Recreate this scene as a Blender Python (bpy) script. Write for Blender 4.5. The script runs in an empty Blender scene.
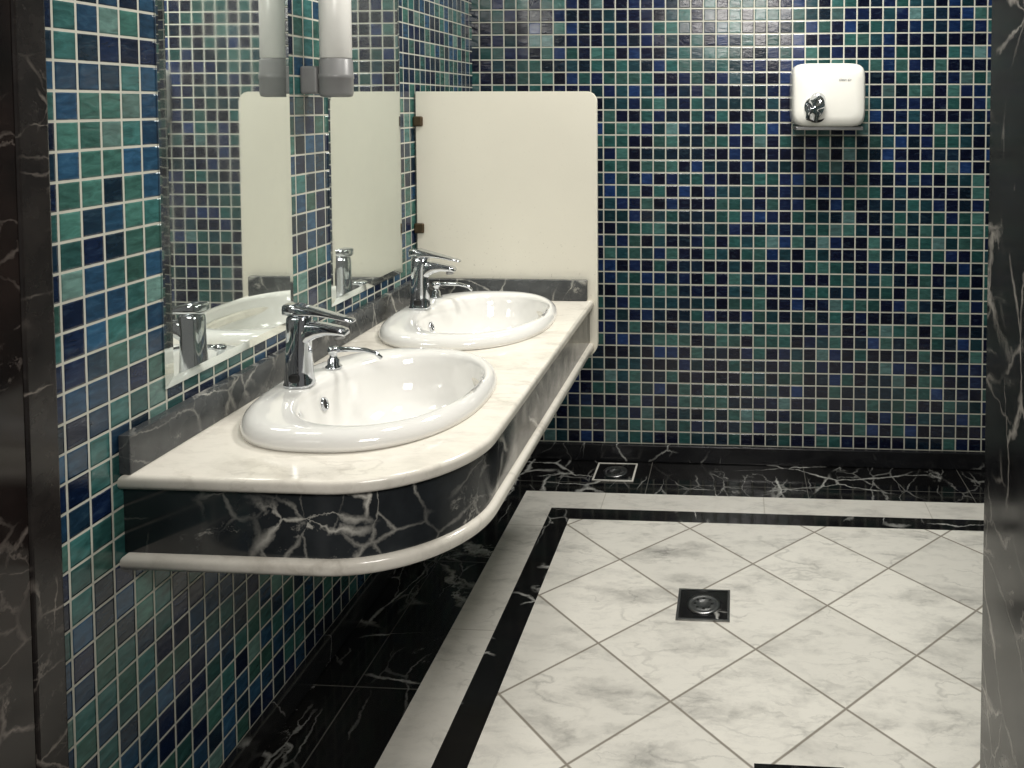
import bpy, bmesh, math, random
from mathutils import Vector, Euler, Matrix
random.seed(4)
CAMZ=1.482
sc=bpy.context.scene
# ------------------------------------------------------------ helpers
def lin(c):
    return tuple(((v/255)/12.92 if v/255<=0.04045 else (((v/255)+0.055)/1.055)**2.4) for v in c)+(1.0,)
class NT:
    def __init__(s,name):
        s.m=bpy.data.materials.new(name); s.m.use_nodes=True
        s.t=s.m.node_tree; s.t.nodes.clear()
        s.out=s.n('ShaderNodeOutputMaterial'); s.b=s.n('ShaderNodeBsdfPrincipled')
        s.l(s.b.outputs[0],s.out.inputs[0])
    def n(s,t,**k):
        nd=s.t.nodes.new(t)
        for a,v in k.items(): setattr(nd,a,v)
        return nd
    def l(s,a,b): s.t.links.new(a,b)
    def put(s,sock,v):
        if isinstance(v,bpy.types.NodeSocket): s.l(v,sock)
        else: sock.default_value=v
    def math(s,op,a,b=0.0,c=None,clamp=False):
        nd=s.n('ShaderNodeMath',operation=op,use_clamp=clamp)
        s.put(nd.inputs[0],a); s.put(nd.inputs[1],b)
        if c is not None: s.put(nd.inputs[2],c)
        return nd.outputs[0]
    def vmath(s,op,a,b):
        nd=s.n('ShaderNodeVectorMath',operation=op); s.put(nd.inputs[0],a); s.put(nd.inputs[1],b); return nd.outputs[0]
    def scale(s,a,k):
        nd=s.n('ShaderNodeVectorMath',operation='SCALE'); s.put(nd.inputs[0],a); nd.inputs['Scale'].default_value=k; return nd.outputs[0]
    def obj(s): return s.n('ShaderNodeTexCoord').outputs['Object']
    def sep(s,v):
        nd=s.n('ShaderNodeSeparateXYZ'); s.l(v,nd.inputs[0]); return nd.outputs
    def comb(s,x,y,z=0.0):
        nd=s.n('ShaderNodeCombineXYZ'); s.put(nd.inputs[0],x); s.put(nd.inputs[1],y); s.put(nd.inputs[2],z); return nd.outputs[0]
    def noise(s,v,scale,detail=4,rough=0.5,dist=0.0,col=False):
        nd=s.n('ShaderNodeTexNoise'); s.put(nd.inputs['Vector'],v)
        nd.inputs['Scale'].default_value=scale; nd.inputs['Detail'].default_value=detail
        nd.inputs['Roughness'].default_value=rough; nd.inputs['Distortion'].default_value=dist
        return nd.outputs['Color' if col else 'Fac']
    def edge(s,v,scale):
        nd=s.n('ShaderNodeTexVoronoi',feature='DISTANCE_TO_EDGE'); s.put(nd.inputs['Vector'],v); nd.inputs['Scale'].default_value=scale
        return nd.outputs['Distance']
    def white(s,v):
        nd=s.n('ShaderNodeTexWhiteNoise',noise_dimensions='3D'); s.l(v,nd.inputs['Vector']); return nd
    def mr(s,v,a,b,c=0.0,d=1.0,smooth=False):
        nd=s.n('ShaderNodeMapRange'); nd.clamp=True
        if smooth: nd.interpolation_type='SMOOTHSTEP'
        s.put(nd.inputs[0],v)
        for i,x in enumerate((a,b,c,d)): nd.inputs[i+1].default_value=x
        return nd.outputs[0]
    def ramp(s,v,stops,const=False):
        nd=s.n('ShaderNodeValToRGB'); s.put(nd.inputs[0],v); e=nd.color_ramp.elements
        if const: nd.color_ramp.interpolation='CONSTANT'
        while len(e)<len(stops): e.new(0.5)
        for i,(p,c) in enumerate(stops): e[i].position=p; e[i].color=c
        return nd.outputs[0]
    def mix(s,f,a,b,mode='MIX'):
        nd=s.n('ShaderNodeMix',data_type='RGBA',blend_type=mode)
        s.put(nd.inputs[0],f); s.put(nd.inputs[6],a); s.put(nd.inputs[7],b); return nd.outputs[2]
    def bump(s,h,strength,dist):
        nd=s.n('ShaderNodeBump'); s.l(h,nd.inputs['Height']); nd.inputs['Strength'].default_value=strength; nd.inputs['Distance'].default_value=dist
        s.l(nd.outputs[0],s.b.inputs['Normal'])
    def set(s,**k):
        names={'col':'Base Color','rough':'Roughness','metal':'Metallic','spec':'Specular IOR Level','coat':'Coat Weight'}
        for a,v in k.items(): s.put(s.b.inputs[names[a]],v)
        return s.m

def simple(name,c,rough=0.4,metal=0.0,var=0.04,scale=30,coat=0.0):
    n=NT(name); f=n.noise(n.obj(),scale,3)
    c0=lin(c); a=tuple(x*(1-var) for x in c0[:3])+(1,); b=tuple(min(1,x*(1+var)) for x in c0[:3])+(1,)
    n.set(col=n.mix(f,a,b),rough=n.mr(f,0,1,rough*0.85,rough*1.15),metal=metal,coat=coat)
    return n.m

def mosaic(name,axis,stops,off=(0,0),bright=1.0,grout=(205,205,190),gw=0.052,PITCH=0.051):
    n=NT(name); o=n.sep(n.obj())
    u=n.math('DIVIDE',n.math('SUBTRACT',o[0 if axis=='x' else 1],off[0]),PITCH)
    v=n.math('DIVIDE',n.math('SUBTRACT',o[2],off[1]),PITCH)
    cu=n.math('FLOOR',u); cv=n.math('FLOOR',v); fu=n.math('FRACT',u); fv=n.math('FRACT',v)
    cell=n.comb(cu,cv,3.7 if axis=='x' else 9.1)
    w=n.white(cell)
    base=n.ramp(w.outputs['Value'],stops,const=True)
    shift=n.scale(w.outputs['Color'],40)
    p=n.vmath('ADD',n.comb(n.math('MULTIPLY',fu,0.9),n.math('MULTIPLY',fv,2.6),0.0),shift)
    st=n.noise(p,1.6,4,0.6,0.6)
    w2=n.white(n.comb(cu,cv,21.3))
    lum=n.math('MULTIPLY',n.mr(st,0.25,0.75,0.55,1.45),n.mr(w2.outputs['Value'],0,1,0.6*bright,1.3*bright))
    tile=n.vmath('MULTIPLY',base,n.comb(lum,lum,lum))
    tile=n.mix(n.mr(st,0.55,0.85,0,0.14),tile,lin((105,132,128)))
    du=n.math('MINIMUM',fu,n.math('SUBTRACT',1.0,fu)); dv=n.math('MINIMUM',fv,n.math('SUBTRACT',1.0,fv))
    d=n.math('MINIMUM',du,dv)
    d=n.math('ADD',d,n.mr(n.noise(n.obj(),60,2),0,1,-0.008,0.008))
    mask=n.mr(d,gw*0.75,gw*1.15)
    gr=n.mix(n.noise(n.obj(),9,3),lin(grout),lin(tuple(x*0.86 for x in grout)))
    n.set(col=n.mix(mask,gr,tile),rough=n.mr(mask,0,1,0.8,0.14),spec=0.42)
    h=n.math('ADD',n.mr(d,gw*0.7,gw*2.2,0,1,True),n.math('MULTIPLY',st,0.35))
    s2=n.sep(w2.outputs['Color'])
    slope=n.math('ADD',n.math('MULTIPLY',n.math('SUBTRACT',s2[0],0.5),fu),n.math('MULTIPLY',n.math('SUBTRACT',s2[1],0.5),fv))
    h=n.math('ADD',h,n.math('MULTIPLY',slope,1.2))
    n.bump(h,0.9,0.0014)
    return n.m

def black_marble(name,base=(14,14,16),vein=(200,200,195),sc_=1.0,amount=1.0,joints=None,rough=0.07,coord_off=(0,0,0),cloud=(34,35,38),spec=0.5,wid=1.0,vis=1.0):
    n=NT(name); o=n.vmath('ADD',n.obj(),coord_off)
    d1=n.scale(n.vmath('SUBTRACT',n.noise(o,18*sc_,4,0.65,0,True),(0.5,0.5,0.5)),0.035/sc_)
    d2=n.scale(n.vmath('SUBTRACT',n.noise(o,3*sc_,2,0.5,0,True),(0.5,0.5,0.5)),0.12/sc_)
    p=n.vmath('ADD',n.vmath('ADD',o,d1),d2)
    a=0.05*amount; k=sc_
    wv=n.mr(n.noise(n.vmath('ADD',o,(2,2,9)),10*sc_,4,0.6),0.35,0.7,0.15,1.8)
    def crack(rot,scl,off,width,mscale,m0,m1,strength=1.0):
        mp=n.n('ShaderNodeMapping'); n.l(p,mp.inputs[0]); mp.inputs['Rotation'].default_value=rot; mp.inputs['Scale'].default_value=scl; mp.inputs['Location'].default_value=off
        e=n.edge(mp.outputs[0],1.0)
        r=n.math('SUBTRACT',1.0,n.math('DIVIDE',e,n.math('MULTIPLY',wv,width*wid)),clamp=True)
        mk=n.mr(n.noise(n.vmath('ADD',o,off),mscale*sc_,2,0.5),m0-a,m1-a*0.5,0,strength)
        return n.math('MULTIPLY',r,mk)
    v1=crack((0.5,0.3,0.7),(4.2*k,1.5*k,3.8*k),(1,2,3),0.024,2.6,0.55,0.62)
    v2=crack((0.2,0.9,-0.6),(2.0*k,6*k,2.4*k),(7,3,5),0.024,3.2,0.55,0.62,0.9)
    v3=crack((1.1,0.4,0.2),(12*k,4.5*k,9*k),(4,9,1),0.04,4.0,0.55,0.64,0.45)
    bl=n.math('MULTIPLY',n.mr(n.noise(n.vmath('ADD',p,(3,8,1)),9*sc_,7,0.8,0.3),0.57,0.66),n.mr(n.noise(n.vmath('ADD',o,(1,7,5)),2.8*sc_,2),0.62-a,0.67-a))
    v=n.math('MAXIMUM',n.math('MAXIMUM',v1,v2),n.math('MAXIMUM',v3,n.math('MULTIPLY',bl,0.8)))
    v=n.math('MULTIPLY',v,n.mr(n.noise(o,25*sc_,4),0.25,0.6,0.4*vis,1.0*vis))
    bc=n.mix(n.mr(n.noise(o,5*sc_,6,0.65),0.35,0.75),lin(base),lin(cloud))
    col=n.mix(v,bc,lin(vein))
    if joints:
        s=n.sep(n.obj()); js=[]
        for ax,step,of in joints:
            f=n.math('FRACT',n.math('DIVIDE',n.math('SUBTRACT',s[ax],of),step))
            d=n.math('MULTIPLY',n.math('MINIMUM',f,n.math('SUBTRACT',1.0,f)),step)
            js.append(n.mr(d,0.0010,0.0022,1,0))
        j=js[0]
        for kk in js[1:]: j=n.math('MAXIMUM',j,kk)
        col=n.mix(n.math('MULTIPLY',j,0.5),col,lin((120,118,112)))
    n.set(col=col,rough=n.mr(n.noise(o,14,3),0.2,0.8,rough*0.7,rough*1.6),spec=spec)
    return n.m

def white_marble(name,base=(226,222,210),dark=(150,148,142),sc_=1.0,diamond=None,rough=0.12,contrast=1.0,joints=None,spec=0.5):
    n=NT(name); o=n.obj(); s=n.sep(o); q=o; jm=None; tv=None
    if diamond:
        D,cx,cy=diamond
        r=math.sqrt(0.5)
        x=n.math('SUBTRACT',s[0],cx); y=n.math('SUBTRACT',s[1],cy)
        u=n.math('DIVIDE',n.math('MULTIPLY',n.math('ADD',x,y),r),D)
        v=n.math('DIVIDE',n.math('MULTIPLY',n.math('SUBTRACT',y,x),r),D)
        fu=n.math('FRACT',u); fv=n.math('FRACT',v)
        w=n.white(n.comb(n.math('FLOOR',u),n.math('FLOOR',v),1.0))
        q=n.vmath('ADD',o,n.scale(w.outputs['Color'],30)); tv=w.outputs['Value']
        d=n.math('MINIMUM',n.math('MINIMUM',fu,n.math('SUBTRACT',1.0,fu)),n.math('MINIMUM',fv,n.math('SUBTRACT',1.0,fv)))
        jm=n.mr(n.math('MULTIPLY',d,D),0.0018,0.0046,1,0)
    if joints:
        js=[]
        for ax,step,of in joints:
            f=n.math('FRACT',n.math('DIVIDE',n.math('SUBTRACT',s[ax],of),step))
            dd=n.math('MULTIPLY',n.math('MINIMUM',f,n.math('SUBTRACT',1.0,f)),step)
            js.append(n.mr(dd,0.001,0.0024,0.5,0))
        jm=js[0]
        for k in js[1:]: jm=n.math('MAXIMUM',jm,k)
    dis=n.scale(n.vmath('SUBTRACT',n.noise(q,8*sc_,5,0.65,0,True),(0.5,0.5,0.5)),0.08/sc_)
    mp=n.n('ShaderNodeMapping'); n.l(n.vmath('ADD',q,dis),mp.inputs[0]); mp.inputs['Rotation'].default_value=(0,0,0.7); mp.inputs['Scale'].default_value=(1,2.6,1.5)
    p=mp.outputs[0]
    a=n.mr(n.noise(p,2.8*sc_,6,0.62,0.2),0.46,0.78,0,1,True)
    fine=n.mr(n.noise(p,14*sc_,5,0.7),0.50,0.8)
    def rdg(off,scl,w_,m0,m1):
        r1=n.noise(n.vmath('ADD',p,off),scl*sc_,3,0.5,0.1)
        r_=n.mr(n.math('ABSOLUTE',n.math('SUBTRACT',r1,0.5)),0.0,w_,1,0)
        return n.math('MULTIPLY',r_,n.mr(n.noise(n.vmath('ADD',q,off),4*sc_,2),m0,m1))
    ridge=n.math('MAXIMUM',rdg((4,4,4),2.2,0.018,0.42,0.6),n.math('MULTIPLY',rdg((9,1,4),4.0,0.018,0.47,0.62),0.7))
    f=n.math('ADD',n.math('ADD',n.math('MULTIPLY',a,0.66*contrast),n.math('MULTIPLY',fine,0.26*contrast)),n.math('MULTIPLY',ridge,0.34*contrast),clamp=True)
    col=n.mix(f,lin(base),lin(dark))
    if tv is not None:
        g=n.mr(tv,0,1,0.87,1.0); col=n.vmath('MULTIPLY',col,n.comb(g,g,g))
    if jm is not None: col=n.mix(n.math('MULTIPLY',jm,0.85),col,lin((122,114,102)))
    n.set(col=col,rough=n.mr(n.noise(o,10,4),0.2,0.8,rough*0.7,rough*1.7),spec=spec)
    return n.m

def empty(name,loc=(0,0,0)):
    e=bpy.data.objects.new(name,None); e.location=(0,0,0); e.empty_display_size=0.05
    sc.collection.objects.link(e); return e
def addobj(name,me,mats,parent=None,smooth=False):
    ob=bpy.data.objects.new(name,me); sc.collection.objects.link(ob)
    for m in (mats if isinstance(mats,(list,tuple)) else [mats]): me.materials.append(m)
    if parent: ob.parent=parent
    if smooth:
        for p in me.polygons: p.use_smooth=True
    return ob
def from_bm(name,bm,mats,parent=None,smooth=False):
    me=bpy.data.meshes.new(name); bmesh.ops.recalc_face_normals(bm,faces=bm.faces); bm.to_mesh(me); bm.free()
    return addobj(name,me,mats,parent,smooth)
def box(name,x0,x1,y0,y1,z0,z1,mat,parent=None,bev=0.0,seg=2):
    bm=bmesh.new(); bmesh.ops.create_cube(bm,size=1)
    for v in bm.verts: v.co=Vector((x0+(v.co.x+.5)*(x1-x0),y0+(v.co.y+.5)*(y1-y0),z0+(v.co.z+.5)*(z1-z0)))
    if bev>0: bmesh.ops.bevel(bm,geom=bm.edges[:],offset=bev,segments=seg,profile=0.5,affect='EDGES')
    return from_bm(name,bm,mat,parent)
def superell(a,b,n,N=64):
    pts=[]
    for i in range(N):
        t=2*math.pi*i/N; c,s_=math.cos(t),math.sin(t)
        pts.append((a*math.copysign(abs(c)**(2/n),c),b*math.copysign(abs(s_)**(2/n),s_)))
    return pts
def loft(name,rings,mat,parent=None,cap=(True,True),smooth=True,matidx=None):
    bm=bmesh.new(); R=[[bm.verts.new(p) for p in r] for r in rings]; N=len(R[0])
    for k in range(len(R)-1):
        for i in range(N):
            f=bm.faces.new((R[k][i],R[k][(i+1)%N],R[k+1][(i+1)%N],R[k+1][i]))
            if matidx: f.material_index=matidx[k]
    if cap[0]: bm.faces.new(R[0][::-1])
    if cap[1]:
        f=bm.faces.new(R[-1]); 
        if matidx: f.material_index=matidx[-1]
    return from_bm(name,bm,mat,parent,smooth)
def tube(name,pts,rad,mat,parent=None,N=20):
    rings=[]
    for i,p in enumerate(pts):
        p=Vector(p); a=Vector(pts[max(0,i-1)]); b=Vector(pts[min(len(pts)-1,i+1)]); t=(b-a).normalized()
        up=Vector((0,0,1)) if abs(t.z)<0.9 else Vector((0,1,0))
        u=t.cross(up).normalized(); v=t.cross(u).normalized(); r=rad[i] if isinstance(rad,(list,tuple)) else rad
        rings.append([p+u*r*math.cos(2*math.pi*j/N)+v*r*math.sin(2*math.pi*j/N) for j in range(N)])
    return loft(name,rings,mat,parent)
def lathe(name,prof,center,mat,parent=None,N=32,matidx=None):
    rings=[[Vector((center[0]+r*math.cos(2*math.pi*i/N),center[1]+r*math.sin(2*math.pi*i/N),center[2]+z)) for i in range(N)] for r,z in prof]
    return loft(name,rings,mat,parent,matidx=matidx)
def plate(name,outline,holes,z0,z1,mat,parent=None,bev=0.0):
    cu=bpy.data.curves.new(name+'_c','CURVE'); cu.dimensions='2D'; cu.fill_mode='BOTH'
    cu.extrude=max(0.0001,(z1-z0)/2-bev); cu.bevel_depth=bev; cu.bevel_resolution=4; cu.offset=-bev
    for poly in [outline]+holes:
        sp=cu.splines.new('POLY'); sp.points.add(len(poly)-1)
        for i,(x,y) in enumerate(poly): sp.points[i].co=(x,y,0,1)
        sp.use_cyclic_u=True
    tmp=bpy.data.objects.new('tmp',cu); sc.collection.objects.link(tmp)
    bpy.context.view_layer.update()
    me=bpy.data.meshes.new_from_object(tmp.evaluated_get(bpy.context.evaluated_depsgraph_get()))
    bpy.data.objects.remove(tmp)
    for v in me.vertices: v.co.z+=(z0+z1)/2
    me.materials.clear()
    return addobj(name,me,mat,parent)

# ------------------------------------------------------------ materials
back_st=[(0.0,lin((10,15,36))),(0.25,lin((17,29,60))),(0.38,lin((24,52,60))),(0.50,lin((35,72,70))),(0.63,lin((14,29,44))),(0.76,lin((50,84,80))),(0.88,lin((21,42,80))),(0.96,lin((72,100,100)))]
left_st=[(0.0,lin((16,30,56))),(0.20,lin((32,60,84))),(0.35,lin((48,90,88))),(0.54,lin((58,98,90))),(0.69,lin((22,42,58))),(0.85,lin((38,72,98))),(0.95,lin((92,122,116)))]
M_back=mosaic('mosaic_back','x',back_st,(0.013,0.02),grout=(200,199,186),PITCH=0.0515)
M_left=mosaic('mosaic_left','y',left_st,(0.02,0.02),grout=(204,203,190),PITCH=0.0495,gw=0.047)
M_blk=black_marble('black_marble_floor',joints=[(0,0.62,-0.35),(1,0.60,2.05)],base=(12,12,12),cloud=(24,24,25),sc_=0.9,rough=0.09,wid=0.85,spec=0.4,amount=0.9,vis=0.9)
M_blk2=black_marble('black_marble_band',amount=-0.3,coord_off=(3,1,0),base=(12,12,12),cloud=(24,24,25),rough=0.1,wid=0.8,spec=0.4)
M_blkb=black_marble('black_marble_baseboard',base=(20,20,22),amount=0.2,coord_off=(1,1,4),rough=0.18,wid=0.7,vis=0.8)
M_jamb=black_marble('brown_black_marble',base=(14,12,12),vein=(125,116,110),amount=0.6,sc_=1.3,coord_off=(2,6,1),cloud=(36,28,26),rough=0.10,spec=0.35,wid=0.9,vis=0.8)
M_jambr=black_marble('black_marble_jamb',base=(9,9,10),vein=(180,174,166),amount=1.3,sc_=1.2,coord_off=(7,3,1),rough=0.13,spec=0.25,vis=0.95)
M_edge=black_marble('grey_marble_edge',base=(24,22,22),vein=(140,132,124),sc_=2,amount=0.2,coord_off=(4,4,4),cloud=(48,44,42),rough=0.2,spec=0.35,vis=0.8)
M_apron=black_marble('charcoal_marble',base=(30,33,36),vein=(226,223,213),sc_=1.1,amount=1.8,coord_off=(5,2,2),cloud=(54,58,61),rough=0.14,wid=1.15,vis=1.0)
M_up=black_marble('charcoal_marble_upstand',base=(46,49,52),vein=(190,188,180),sc_=1.5,amount=1.2,coord_off=(2,8,2),cloud=(80,83,84),rough=0.22,wid=1.0,vis=0.9)
M_ctr=white_marble('counter_marble',base=(233,228,217),dark=(142,134,120),contrast=0.68,sc_=1.6,rough=0.10)
M_wband=white_marble('white_marble_band',base=(215,212,204),dark=(134,132,127),contrast=0.8,sc_=1.6,joints=[(0,0.6,0.1),(1,0.6,2.3)])
M_field=white_marble('white_marble_tiles',base=(234,231,222),dark=(110,109,106),sc_=1.25,diamond=(0.306,0.052,2.262),contrast=0.85,rough=0.15,spec=0.4)
M_cer=simple('sanitary_ceramic',(232,231,227),0.06,var=0.01,coat=0.6)
M_chr=simple('chrome',(205,208,212),0.07,1.0,var=0.03)
M_steel=simple('brushed_steel',(150,150,150),0.3,1.0)
M_dark=simple('dark_hole',(12,12,13),0.5)
M_bronze=simple('aged_bronze',(95,80,62),0.35,0.8,var=0.2)
M_dry=simple('dryer_enamel',(228,227,220),0.18,var=0.02)
M_grey=simple('grey_plastic',(120,120,120),0.35)
M_whp=simple('white_plastic',(214,213,208),0.3)
M_ceil=simple('ceiling_paint',(225,223,216),0.8)
M_ink=simple('label_ink',(110,112,118),0.5)
n=NT('cream_laminate'); o=n.obj(); s=n.sep(o)
sp=n.mr(n.noise(o,130,3,0.6),0.66,0.72)
low=n.mr(s[2],0.85,1.15,1.0,0.15)
col=n.mix(n.noise(o,3,4),lin((233,229,214)),lin((220,216,202)))
col=n.mix(n.math('MULTIPLY',sp,n.math('MULTIPLY',low,0.5)),col,lin((120,110,92)))
M_panel=n.set(col=col,rough=0.3)
n=NT('mirror_glass'); o=n.obj()
sm=n.noise(o,5,6,0.75,0.2)
sp=n.mr(n.noise(o,60,5,0.75),0.60,0.75)
M_mir=n.set(col=n.mix(n.math('MULTIPLY',sp,0.2),(0.78,0.82,0.79,1),(0.62,0.64,0.62,1)),rough=n.mr(sm,0.4,0.8,0.010,0.06),metal=n.mr(sm,0.35,0.8,0.97,0.90))

# ------------------------------------------------------------ room shell
XL,XR,YB,YD=-1.10,1.65,3.472,1.26
ZC=2.70
box('wall_back',XL-0.15,XR+0.15,YB,YB+0.15,-0.05,ZC,M_back)
box('wall_left',XL-0.15,XL,YD,YB-0.001,-0.05,ZC,M_left)
box('wall_right',XR,XR+0.15,1.33,YB-0.001,-0.05,ZC,M_left)
box('ceiling',XL-0.15,XR+0.15,0.9,YB+0.15,ZC,ZC+0.1,M_ceil)
box('wall_front',0.408,XR+0.15,0.9,1.329,-0.05,ZC,M_back)
box('wall_header',XL-0.15,0.407,0.9,1.25,2.25,ZC,M_back)
rects=[(XL-0.1,XR,-1.2,YB),(-0.808,XR-0.29,1.36,3.165),(-0.682,XR-0.42,1.46,3.035),(-0.601,XR-0.50,1.53,2.955)]
bm=bmesh.new(); rv=[]
for (a,b,c,d) in rects: rv.append([bm.verts.new(p) for p in ((a,c,0),(b,c,0),(b,d,0),(a,d,0))])
for k in range(3):
    for i in range(4):
        f=bm.faces.new((rv[k][i],rv[k][(i+1)%4],rv[k+1][(i+1)%4],rv[k+1][i])); f.material_index=k
f=bm.faces.new(rv[3]); f.material_index=3
fl=from_bm('floor',bm,[M_blk,M_wband,M_blk2,M_field])
for p in fl.data.polygons:
    if p.normal.z<0: p.flip()
def baseboard(name,x0,x1,y0,y1):
    return box(name,x0,x1,y0,y1,0.001,0.072,M_blkb,bev=0.004)
baseboard('baseboard_back',XL+0.001,XR,YB-0.022,YB-0.0005)
baseboard('baseboard_left',XL+0.0005,XL+0.022,YD+0.01,YB-0.023)
dj=empty('door_jamb'); box('reveal_slab',XL-0.1,-1.078,0.80,1.205,0.001,2.25,M_jamb,dj)
box('edge_trim',XL-0.1,-1.074,1.206,1.265,0.001,2.25,M_edge,dj,bev=0.004)
dj2=empty('door_jamb'); box('reveal_slab',0.385,0.407,0.80,1.33,0.001,2.25,M_jambr,dj2,bev=0.003)

# ------------------------------------------------------------ vanity counter
CZ=0.823; XF=-0.485; Y0=1.418; Y1=2.824
def outline(ins,R=0.25):
    xf=XF-ins; y0=Y0+ins; r=R-ins; pts=[(XL+0.001,Y1),(XL+0.001,y0)]
    for i in range(33):
        t=-math.pi/2+math.pi/2*i/32
        pts.append((xf-r+r*math.cos(t),y0+r+r*math.sin(t)))
    pts.append((xf,Y1)); return pts
SINKS=[(-0.80,1.835),(-0.80,2.505)]
SA,SB=0.245,0.30
holes=[[(cx+x,cy+y) for x,y in superell(0.20,0.255,2.2)] for cx,cy in SINKS]
va=empty('vanity_counter')
plate('slab',outline(0),holes,CZ-0.026,CZ,M_ctr,va,bev=0.009)
ao=outline(0.014); ai=[(XL+0.03,Y1-0.03)]+[(x,y) for x,y in outline(0.034)[1:-1]]+[(XF-0.034,Y1-0.03)]
ai[1]=(XL+0.03,Y0+0.034)
plate('apron',ao,[ai],CZ-0.145,CZ-0.0262,M_apron,va)
plate('bottom_moulding',outline(0.0),[],CZ-0.174,CZ-0.1452,M_ctr,va,bev=0.011)
box('side_upstand',XL+0.0005,XL+0.022,Y0+0.005,Y1,CZ+0.0005,CZ+0.072,M_up,va,bev=0.002)
box('end_upstand',XL+0.0225,-0.505,Y1-0.022,Y1,CZ+0.0005,CZ+0.070,M_up,va,bev=0.003)

# partition panel
pp=empty('partition_panel')
def rrect(x0,x1,z0,z1,rs):
    c=[(x1,z0,-90,rs[0]),(x1,z1,0,rs[1]),(x0,z1,90,rs[2]),(x0,z0,180,rs[3])]; pts=[]
    for x,z,a0,r in c:
        sx=-1 if x==x1 else 1; sz=1 if z==z0 else -1
        for i in range(9):
            a=math.radians(a0+90*i/8); pts.append((x+sx*r+r*math.cos(a),z+sz*r+r*math.sin(a)))
    return pts
pts=rrect(-1.092,-0.473,0.625,1.528,(0.05,0.035,0.002,0.002))
def prism_y(name,pts,y0,y1,mat,parent,bev=0.0):
    bm=bmesh.new(); a=[bm.verts.new((x,y0,z)) for x,z in pts]; b=[bm.verts.new((x,y1,z)) for x,z in pts]
    fa=bm.faces.new(a); fb=bm.faces.new(b[::-1])
    for i in range(len(a)): bm.faces.new((a[i],a[(i+1)%len(a)],b[(i+1)%len(a)],b[i]))
    if bev: bmesh.ops.bevel(bm,geom=list(fa.edges),offset=bev,segments=2,affect='EDGES')
    return from_bm(name,bm,mat,parent)
prism_y('board',pts,2.826,2.844,M_panel,pp,bev=0.0015)
for kk,z in enumerate((1.427,1.063)):
    box('bracket_%d'%(kk+1),XL+0.001,XL+0.034,2.812,2.8255,z-0.017,z+0.017,M_bronze,pp,bev=0.005,seg=3)

# ------------------------------------------------------------ washbasins
def washbasin(cx,cy):
    e=empty('washbasin'); rings=[]; N=96
    def ring(ox,a,b,nn,z): 
        r=[]
        for x,y in superell(a,b,nn,N):
            if x<0: x=-a*(abs(x)/a)**0.86
            r.append(Vector((cx+ox+x,cy+y,CZ+z)))
        rings.append(r)
    ring(0,SA-0.012,SB-0.012,2.3,0.0006)
    ring(0,SA,SB,2.3,0.002); ring(0,SA+0.001,SB+0.001,2.3,0.012)
    ring(0,SA-0.004,SB-0.004,2.3,0.024); ring(0,SA-0.014,SB-0.014,2.3,0.033); ring(0.002,SA-0.026,SB-0.026,2.3,0.037)
    ring(0.034,0.190,0.250,2.1,0.036); ring(0.036,0.183,0.243,2.1,0.033); ring(0.038,0.178,0.237,2.1,0.024)
    ring(0.040,0.174,0.231,2.1,0.004); ring(0.040,0.167,0.222,2.1,-0.030); ring(0.038,0.152,0.204,2.1,-0.068)
    ring(0.034,0.120,0.165,2.05,-0.100); ring(0.028,0.075,0.100,2.0,-0.115); ring(0.026,0.03,0.035,2.0,-0.120)
    loft('bowl',rings,M_cer,e,cap=(False,True))
    c=(cx+0.026,cy,CZ-0.120)
    lathe('drain_ring',[(0.030,0.0005),(0.030,0.003),(0.024,0.004),(0.020,0.002),(0.016,0.0045),(0.002,0.006)],c,M_chr,e)
    p=Vector((cx+0.040-0.1685,cy,CZ-0.014)); nrm=Vector((1,0,0.25)).normalized(); u=Vector((0,1,0)); v=nrm.cross(u)
    def disc(r0,off): return [p+nrm*off+u*r0*math.cos(2*math.pi*i/24)+v*r0*1.2*math.sin(2*math.pi*i/24) for i in range(24)]
    loft('overflow_ring',[disc(0.0125,-0.006),disc(0.0125,0.003),disc(0.0105,0.004),disc(0.0095,0.001)],M_chr,e,cap=(False,False))
    loft('overflow_hole',[disc(0.0095,0.001),disc(0.004,0.0015)],M_dark,e,cap=(False,True))
    return e
for cx,cy in SINKS: washbasin(cx,cy)

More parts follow.
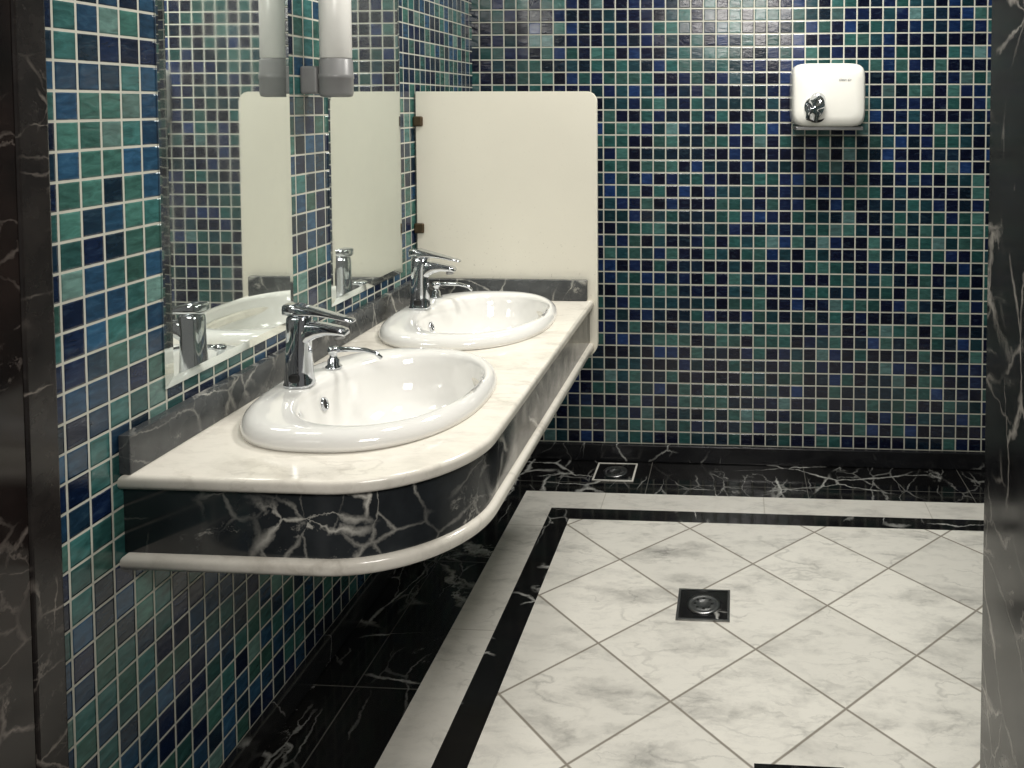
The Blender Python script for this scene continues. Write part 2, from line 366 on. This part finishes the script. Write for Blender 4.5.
# ------------------------------------------------------------ faucets
def sect(c,ax_u,ax_v,a,b,nn=3.5,N=40):
    return [Vector(c)+ax_u*x+ax_v*y for x,y in superell(a,b,nn,N)]
X_,Y_,Z_=Vector((1,0,0)),Vector((0,1,0)),Vector((0,0,1))
def faucet(x,y):
    e=empty('faucet'); z=CZ+0.0372
    prof=[(0.000,0.031,0.029,0),(0.006,0.031,0.029,0),(0.010,0.029,0.027,0),(0.035,0.027,0.025,0),(0.080,0.025,0.023,0.0),(0.120,0.025,0.022,0.001),(0.140,0.026,0.022,0.002),(0.152,0.026,0.021,0.003),(0.156,0.023,0.018,0.003)]
    loft('column',[sect((x+o,y,z+h),X_,Y_,a,b,3.0) for h,a,b,o in prof],M_chr,e)
    sp=[(0.00,0.112,0.028,0.020),(0.025,0.120,0.024,0.020),(0.045,0.125,0.017,0.019),(0.07,0.126,0.011,0.018),(0.095,0.123,0.009,0.017),(0.108,0.120,0.0075,0.016),(0.111,0.119,0.004,0.012)]
    loft('spout',[sect((x+dx,y,z+dz),Y_,Z_,w,h,3.5) for dx,dz,h,w in sp],M_chr,e)
    lathe('aerator',[(0.011,0),(0.011,0.012)],(x+0.094,y,z+0.106),M_steel,e,N=24)
    lv=[(-0.029,0.170,0.006,0.015),(-0.027,0.170,0.012,0.020),(0.0,0.169,0.014,0.022),(0.03,0.166,0.009,0.021),(0.07,0.159,0.005,0.018),(0.105,0.151,0.004,0.015),(0.124,0.146,0.0035,0.013),(0.127,0.145,0.002,0.010)]
    loft('lever',[sect((x+dx,y,z+dz),Y_,Z_,w,h,3.5) for dx,dz,h,w in lv],M_chr,e)
    loft('sensor_window',[sect((x+0.002,y-0.0275-0.0012*k,z+0.022),X_,Z_,0.012-0.002*k,0.010-0.002*k,3) for k in (0,1)],M_dark,e)
    return e
faucet(-0.972,1.81); faucet(-0.972,2.53)
def soap_pump(x,y):
    e=empty('soap_pump'); z=CZ+0.0372
    lathe('collar',[(0.019,0),(0.019,0.004),(0.014,0.007),(0.013,0.020),(0.009,0.024),(0.008,0.034),(0.013,0.037),(0.014,0.046),(0.011,0.050),(0.003,0.051)],(x,y,z),M_chr,e)
    tube('nozzle',[(x,y,z+0.043),(x+0.04,y-0.004,z+0.046),(x+0.08,y-0.008,z+0.046),(x+0.108,y-0.011,z+0.040),(x+0.122,y-0.012,z+0.028)],[0.0065,0.006,0.0055,0.005,0.0045],M_chr,e)
soap_pump(-0.955,1.935); soap_pump(-0.972,2.67)

# ------------------------------------------------------------ mirrors
def mirror(y0,y1,z0,z1):
    e=empty('wall_mirror'); bm=bmesh.new()
    def r(x,i): return [bm.verts.new(p) for p in ((x,y0+i,z0+i),(x,y1-i,z0+i),(x,y1-i,z1-i),(x,y0+i,z1-i))]
    a=r(XL+0.0006,0); b=r(XL+0.003,0); c=r(XL+0.0065,0.02)
    for p,q in ((a,b),(b,c)):
        for i in range(4): bm.faces.new((p[i],p[(i+1)%4],q[(i+1)%4],q[i]))
    bm.faces.new(c); bm.faces.new(a[::-1])
    from_bm('glass',bm,M_mir,e)
mirror(1.548,2.022,0.935,2.05); mirror(2.218,2.705,0.935,2.05)

sd=empty('soap_dispenser'); c=(XL+0.084,2.10,1.502)
lathe('cup',[(0.030,0),(0.038,0.002),(0.041,0.010),(0.041,0.045),(0.0425,0.047),(0.0425,0.056),(0.041,0.058),(0.040,0.094),(0.037,0.097)],c,M_grey,sd)
lathe('bottle',[(0.036,0.0972),(0.0385,0.100),(0.0385,0.26),(0.034,0.28),(0.015,0.30)],c,M_whp,sd)
box('bracket',XL+0.0008,XL+0.046,2.075,2.125,1.510,1.580,M_grey,sd,bev=0.006)

# ------------------------------------------------------------ hand dryer
hd=empty('hand_dryer'); dcx,dcz=0.350,1.520
hw,hh=0.142,0.125; yw=YB-0.0005
rings=[]
for d,a,b,dz in [(0.0,0.97,0.97,0),(0.02,1,1,0),(0.10,1,1,0),(0.15,0.985,0.985,0),(0.172,0.955,0.95,0.0),(0.182,0.90,0.88,0),(0.186,0.7,0.65,0)]:
    rings.append([Vector((dcx+x,yw-d,dcz+dz+z)) for x,z in superell(hw*a,hh*b,6.5,96)])
loft('cover',rings,M_dry,hd)
box('base_lip',dcx-hw*0.9,dcx+hw*0.93,yw-0.165,yw-0.01,dcz-hh-0.010,dcz-hh+0.004,M_steel,hd,bev=0.003)
nc=Vector((dcx-0.062,yw-0.180,dcz-0.050))
def ringy(r,d,dx=0,dz=0): return [nc+Vector((dx+r*math.cos(2*math.pi*i/36),-d,dz+r*math.sin(2*math.pi*i/36))) for i in range(36)]
loft('nozzle_base',[ringy(0.052,-0.008,0.012,-0.004),ringy(0.052,0.003,0.012,-0.004),ringy(0.048,0.005,0.011,-0.003),ringy(0.044,0.004,0.010,-0.002)],M_dark,hd)
loft('nozzle_flange',[ringy(0.040,0.004,0.004,0.004),ringy(0.040,0.010,0.004,0.004),ringy(0.036,0.016,0.004,0.004),ringy(0.024,0.02,0.004,0.004),ringy(0.008,0.022,0.004,0.004)],M_chr,hd)
tube('nozzle_spout',[nc+Vector((0.018,-0.004,0.040)),nc+Vector((0.016,-0.026,0.034)),nc+Vector((0.009,-0.046,0.014)),nc+Vector((-0.002,-0.056,-0.014)),nc+Vector((-0.012,-0.060,-0.046))],[0.022,0.029,0.031,0.028,0.023],M_chr,hd,N=28)
tube('nozzle_mouth',[nc+Vector((-0.0122,-0.0601,-0.0465)),nc+Vector((-0.0126,-0.0602,-0.048))],[0.020,0.020],M_dark,hd,N=28)
tc=bpy.data.curves.new('label','FONT'); tc.body='clean air'; tc.size=0.014; tc.extrude=0.0003
lb=bpy.data.objects.new('label',tc); sc.collection.objects.link(lb); lb.location=(dcx+0.035,yw-0.1875,dcz+0.055); lb.rotation_euler=(math.pi/2,0,0); tc.materials.append(M_ink); lb.parent=hd

# ------------------------------------------------------------ floor drains
def drain(cx,cy,hs,plate_mat,frame_mat):
    e=empty('floor_drain')
    box('plate',cx-hs,cx+hs,cy-hs,cy+hs,0.0004,0.003,plate_mat,e)
    sq=lambda h:[(cx-h,cy-h),(cx+h,cy-h),(cx+h,cy+h),(cx-h,cy+h)]
    plate('frame',sq(hs+0.002),[sq(hs-0.005)],0.0005,0.0045,frame_mat,e)
    lathe('grate_ring',[(0.050,0.003),(0.050,0.0055),(0.040,0.0065),(0.036,0.0045),(0.033,0.0045),(0.030,0.006),(0.020,0.006),(0.017,0.004),(0.004,0.004)],(cx,cy,0),M_steel,e,N=40)
    for i in range(8):
        a=2*math.pi*i/8; lathe('slot_%d'%(i+1),[(0.0042,0.0055),(0.0042,0.0068)],(cx+0.0255*math.cos(a),cy+0.0255*math.sin(a),0),M_dark,e,N=12)
drain(-0.098,2.456,0.076,M_blk2,M_steel)
drain(-0.49,3.345,0.080,M_blk2,M_wband)
box('floor_access_cover',0.04,0.24,1.66,1.855,0.0004,0.003,M_blk2)

# ------------------------------------------------------------ lights
def area(name,loc,rot,sx,sy,power,col=(1,1,1)):
    l=bpy.data.lights.new(name,'AREA'); l.shape='RECTANGLE'; l.size=sx; l.size_y=sy; l.energy=power; l.color=col
    o=bpy.data.objects.new(name,l); sc.collection.objects.link(o); o.location=loc; o.rotation_euler=rot; return o
area('ceiling_lamp',(0.20,2.65,ZC-0.03),(0,0,0),0.45,0.45,38,(1,0.97,0.91))
area('ceiling_lamp',(-0.40,1.85,ZC-0.03),(0,0,0),0.3,0.3,12,(1,0.97,0.91))
area('lobby_lamp',(0.0,-0.3,2.3),(math.radians(50),0,math.radians(5)),0.8,0.5,33,(1,0.96,0.90))
w=bpy.data.worlds.new('world'); sc.world=w; w.use_nodes=True
w.node_tree.nodes['Background'].inputs[0].default_value=(1.0,0.975,0.93,1); w.node_tree.nodes['Background'].inputs[1].default_value=0.15
sc.view_settings.view_transform='Standard'

# ------------------------------------------------------------ camera
cam=bpy.data.cameras.new('camera'); co=bpy.data.objects.new('camera',cam); sc.collection.objects.link(co)
co.location=(0,0,CAMZ); co.rotation_euler=(math.radians(90-2.49),0,math.radians(3.5))
cam.sensor_width=36; cam.lens=850/1024*36; cam.shift_x=-(686-512)/1024; cam.shift_y=-(384-142)/1024
cam.clip_start=0.05
sc.camera=co
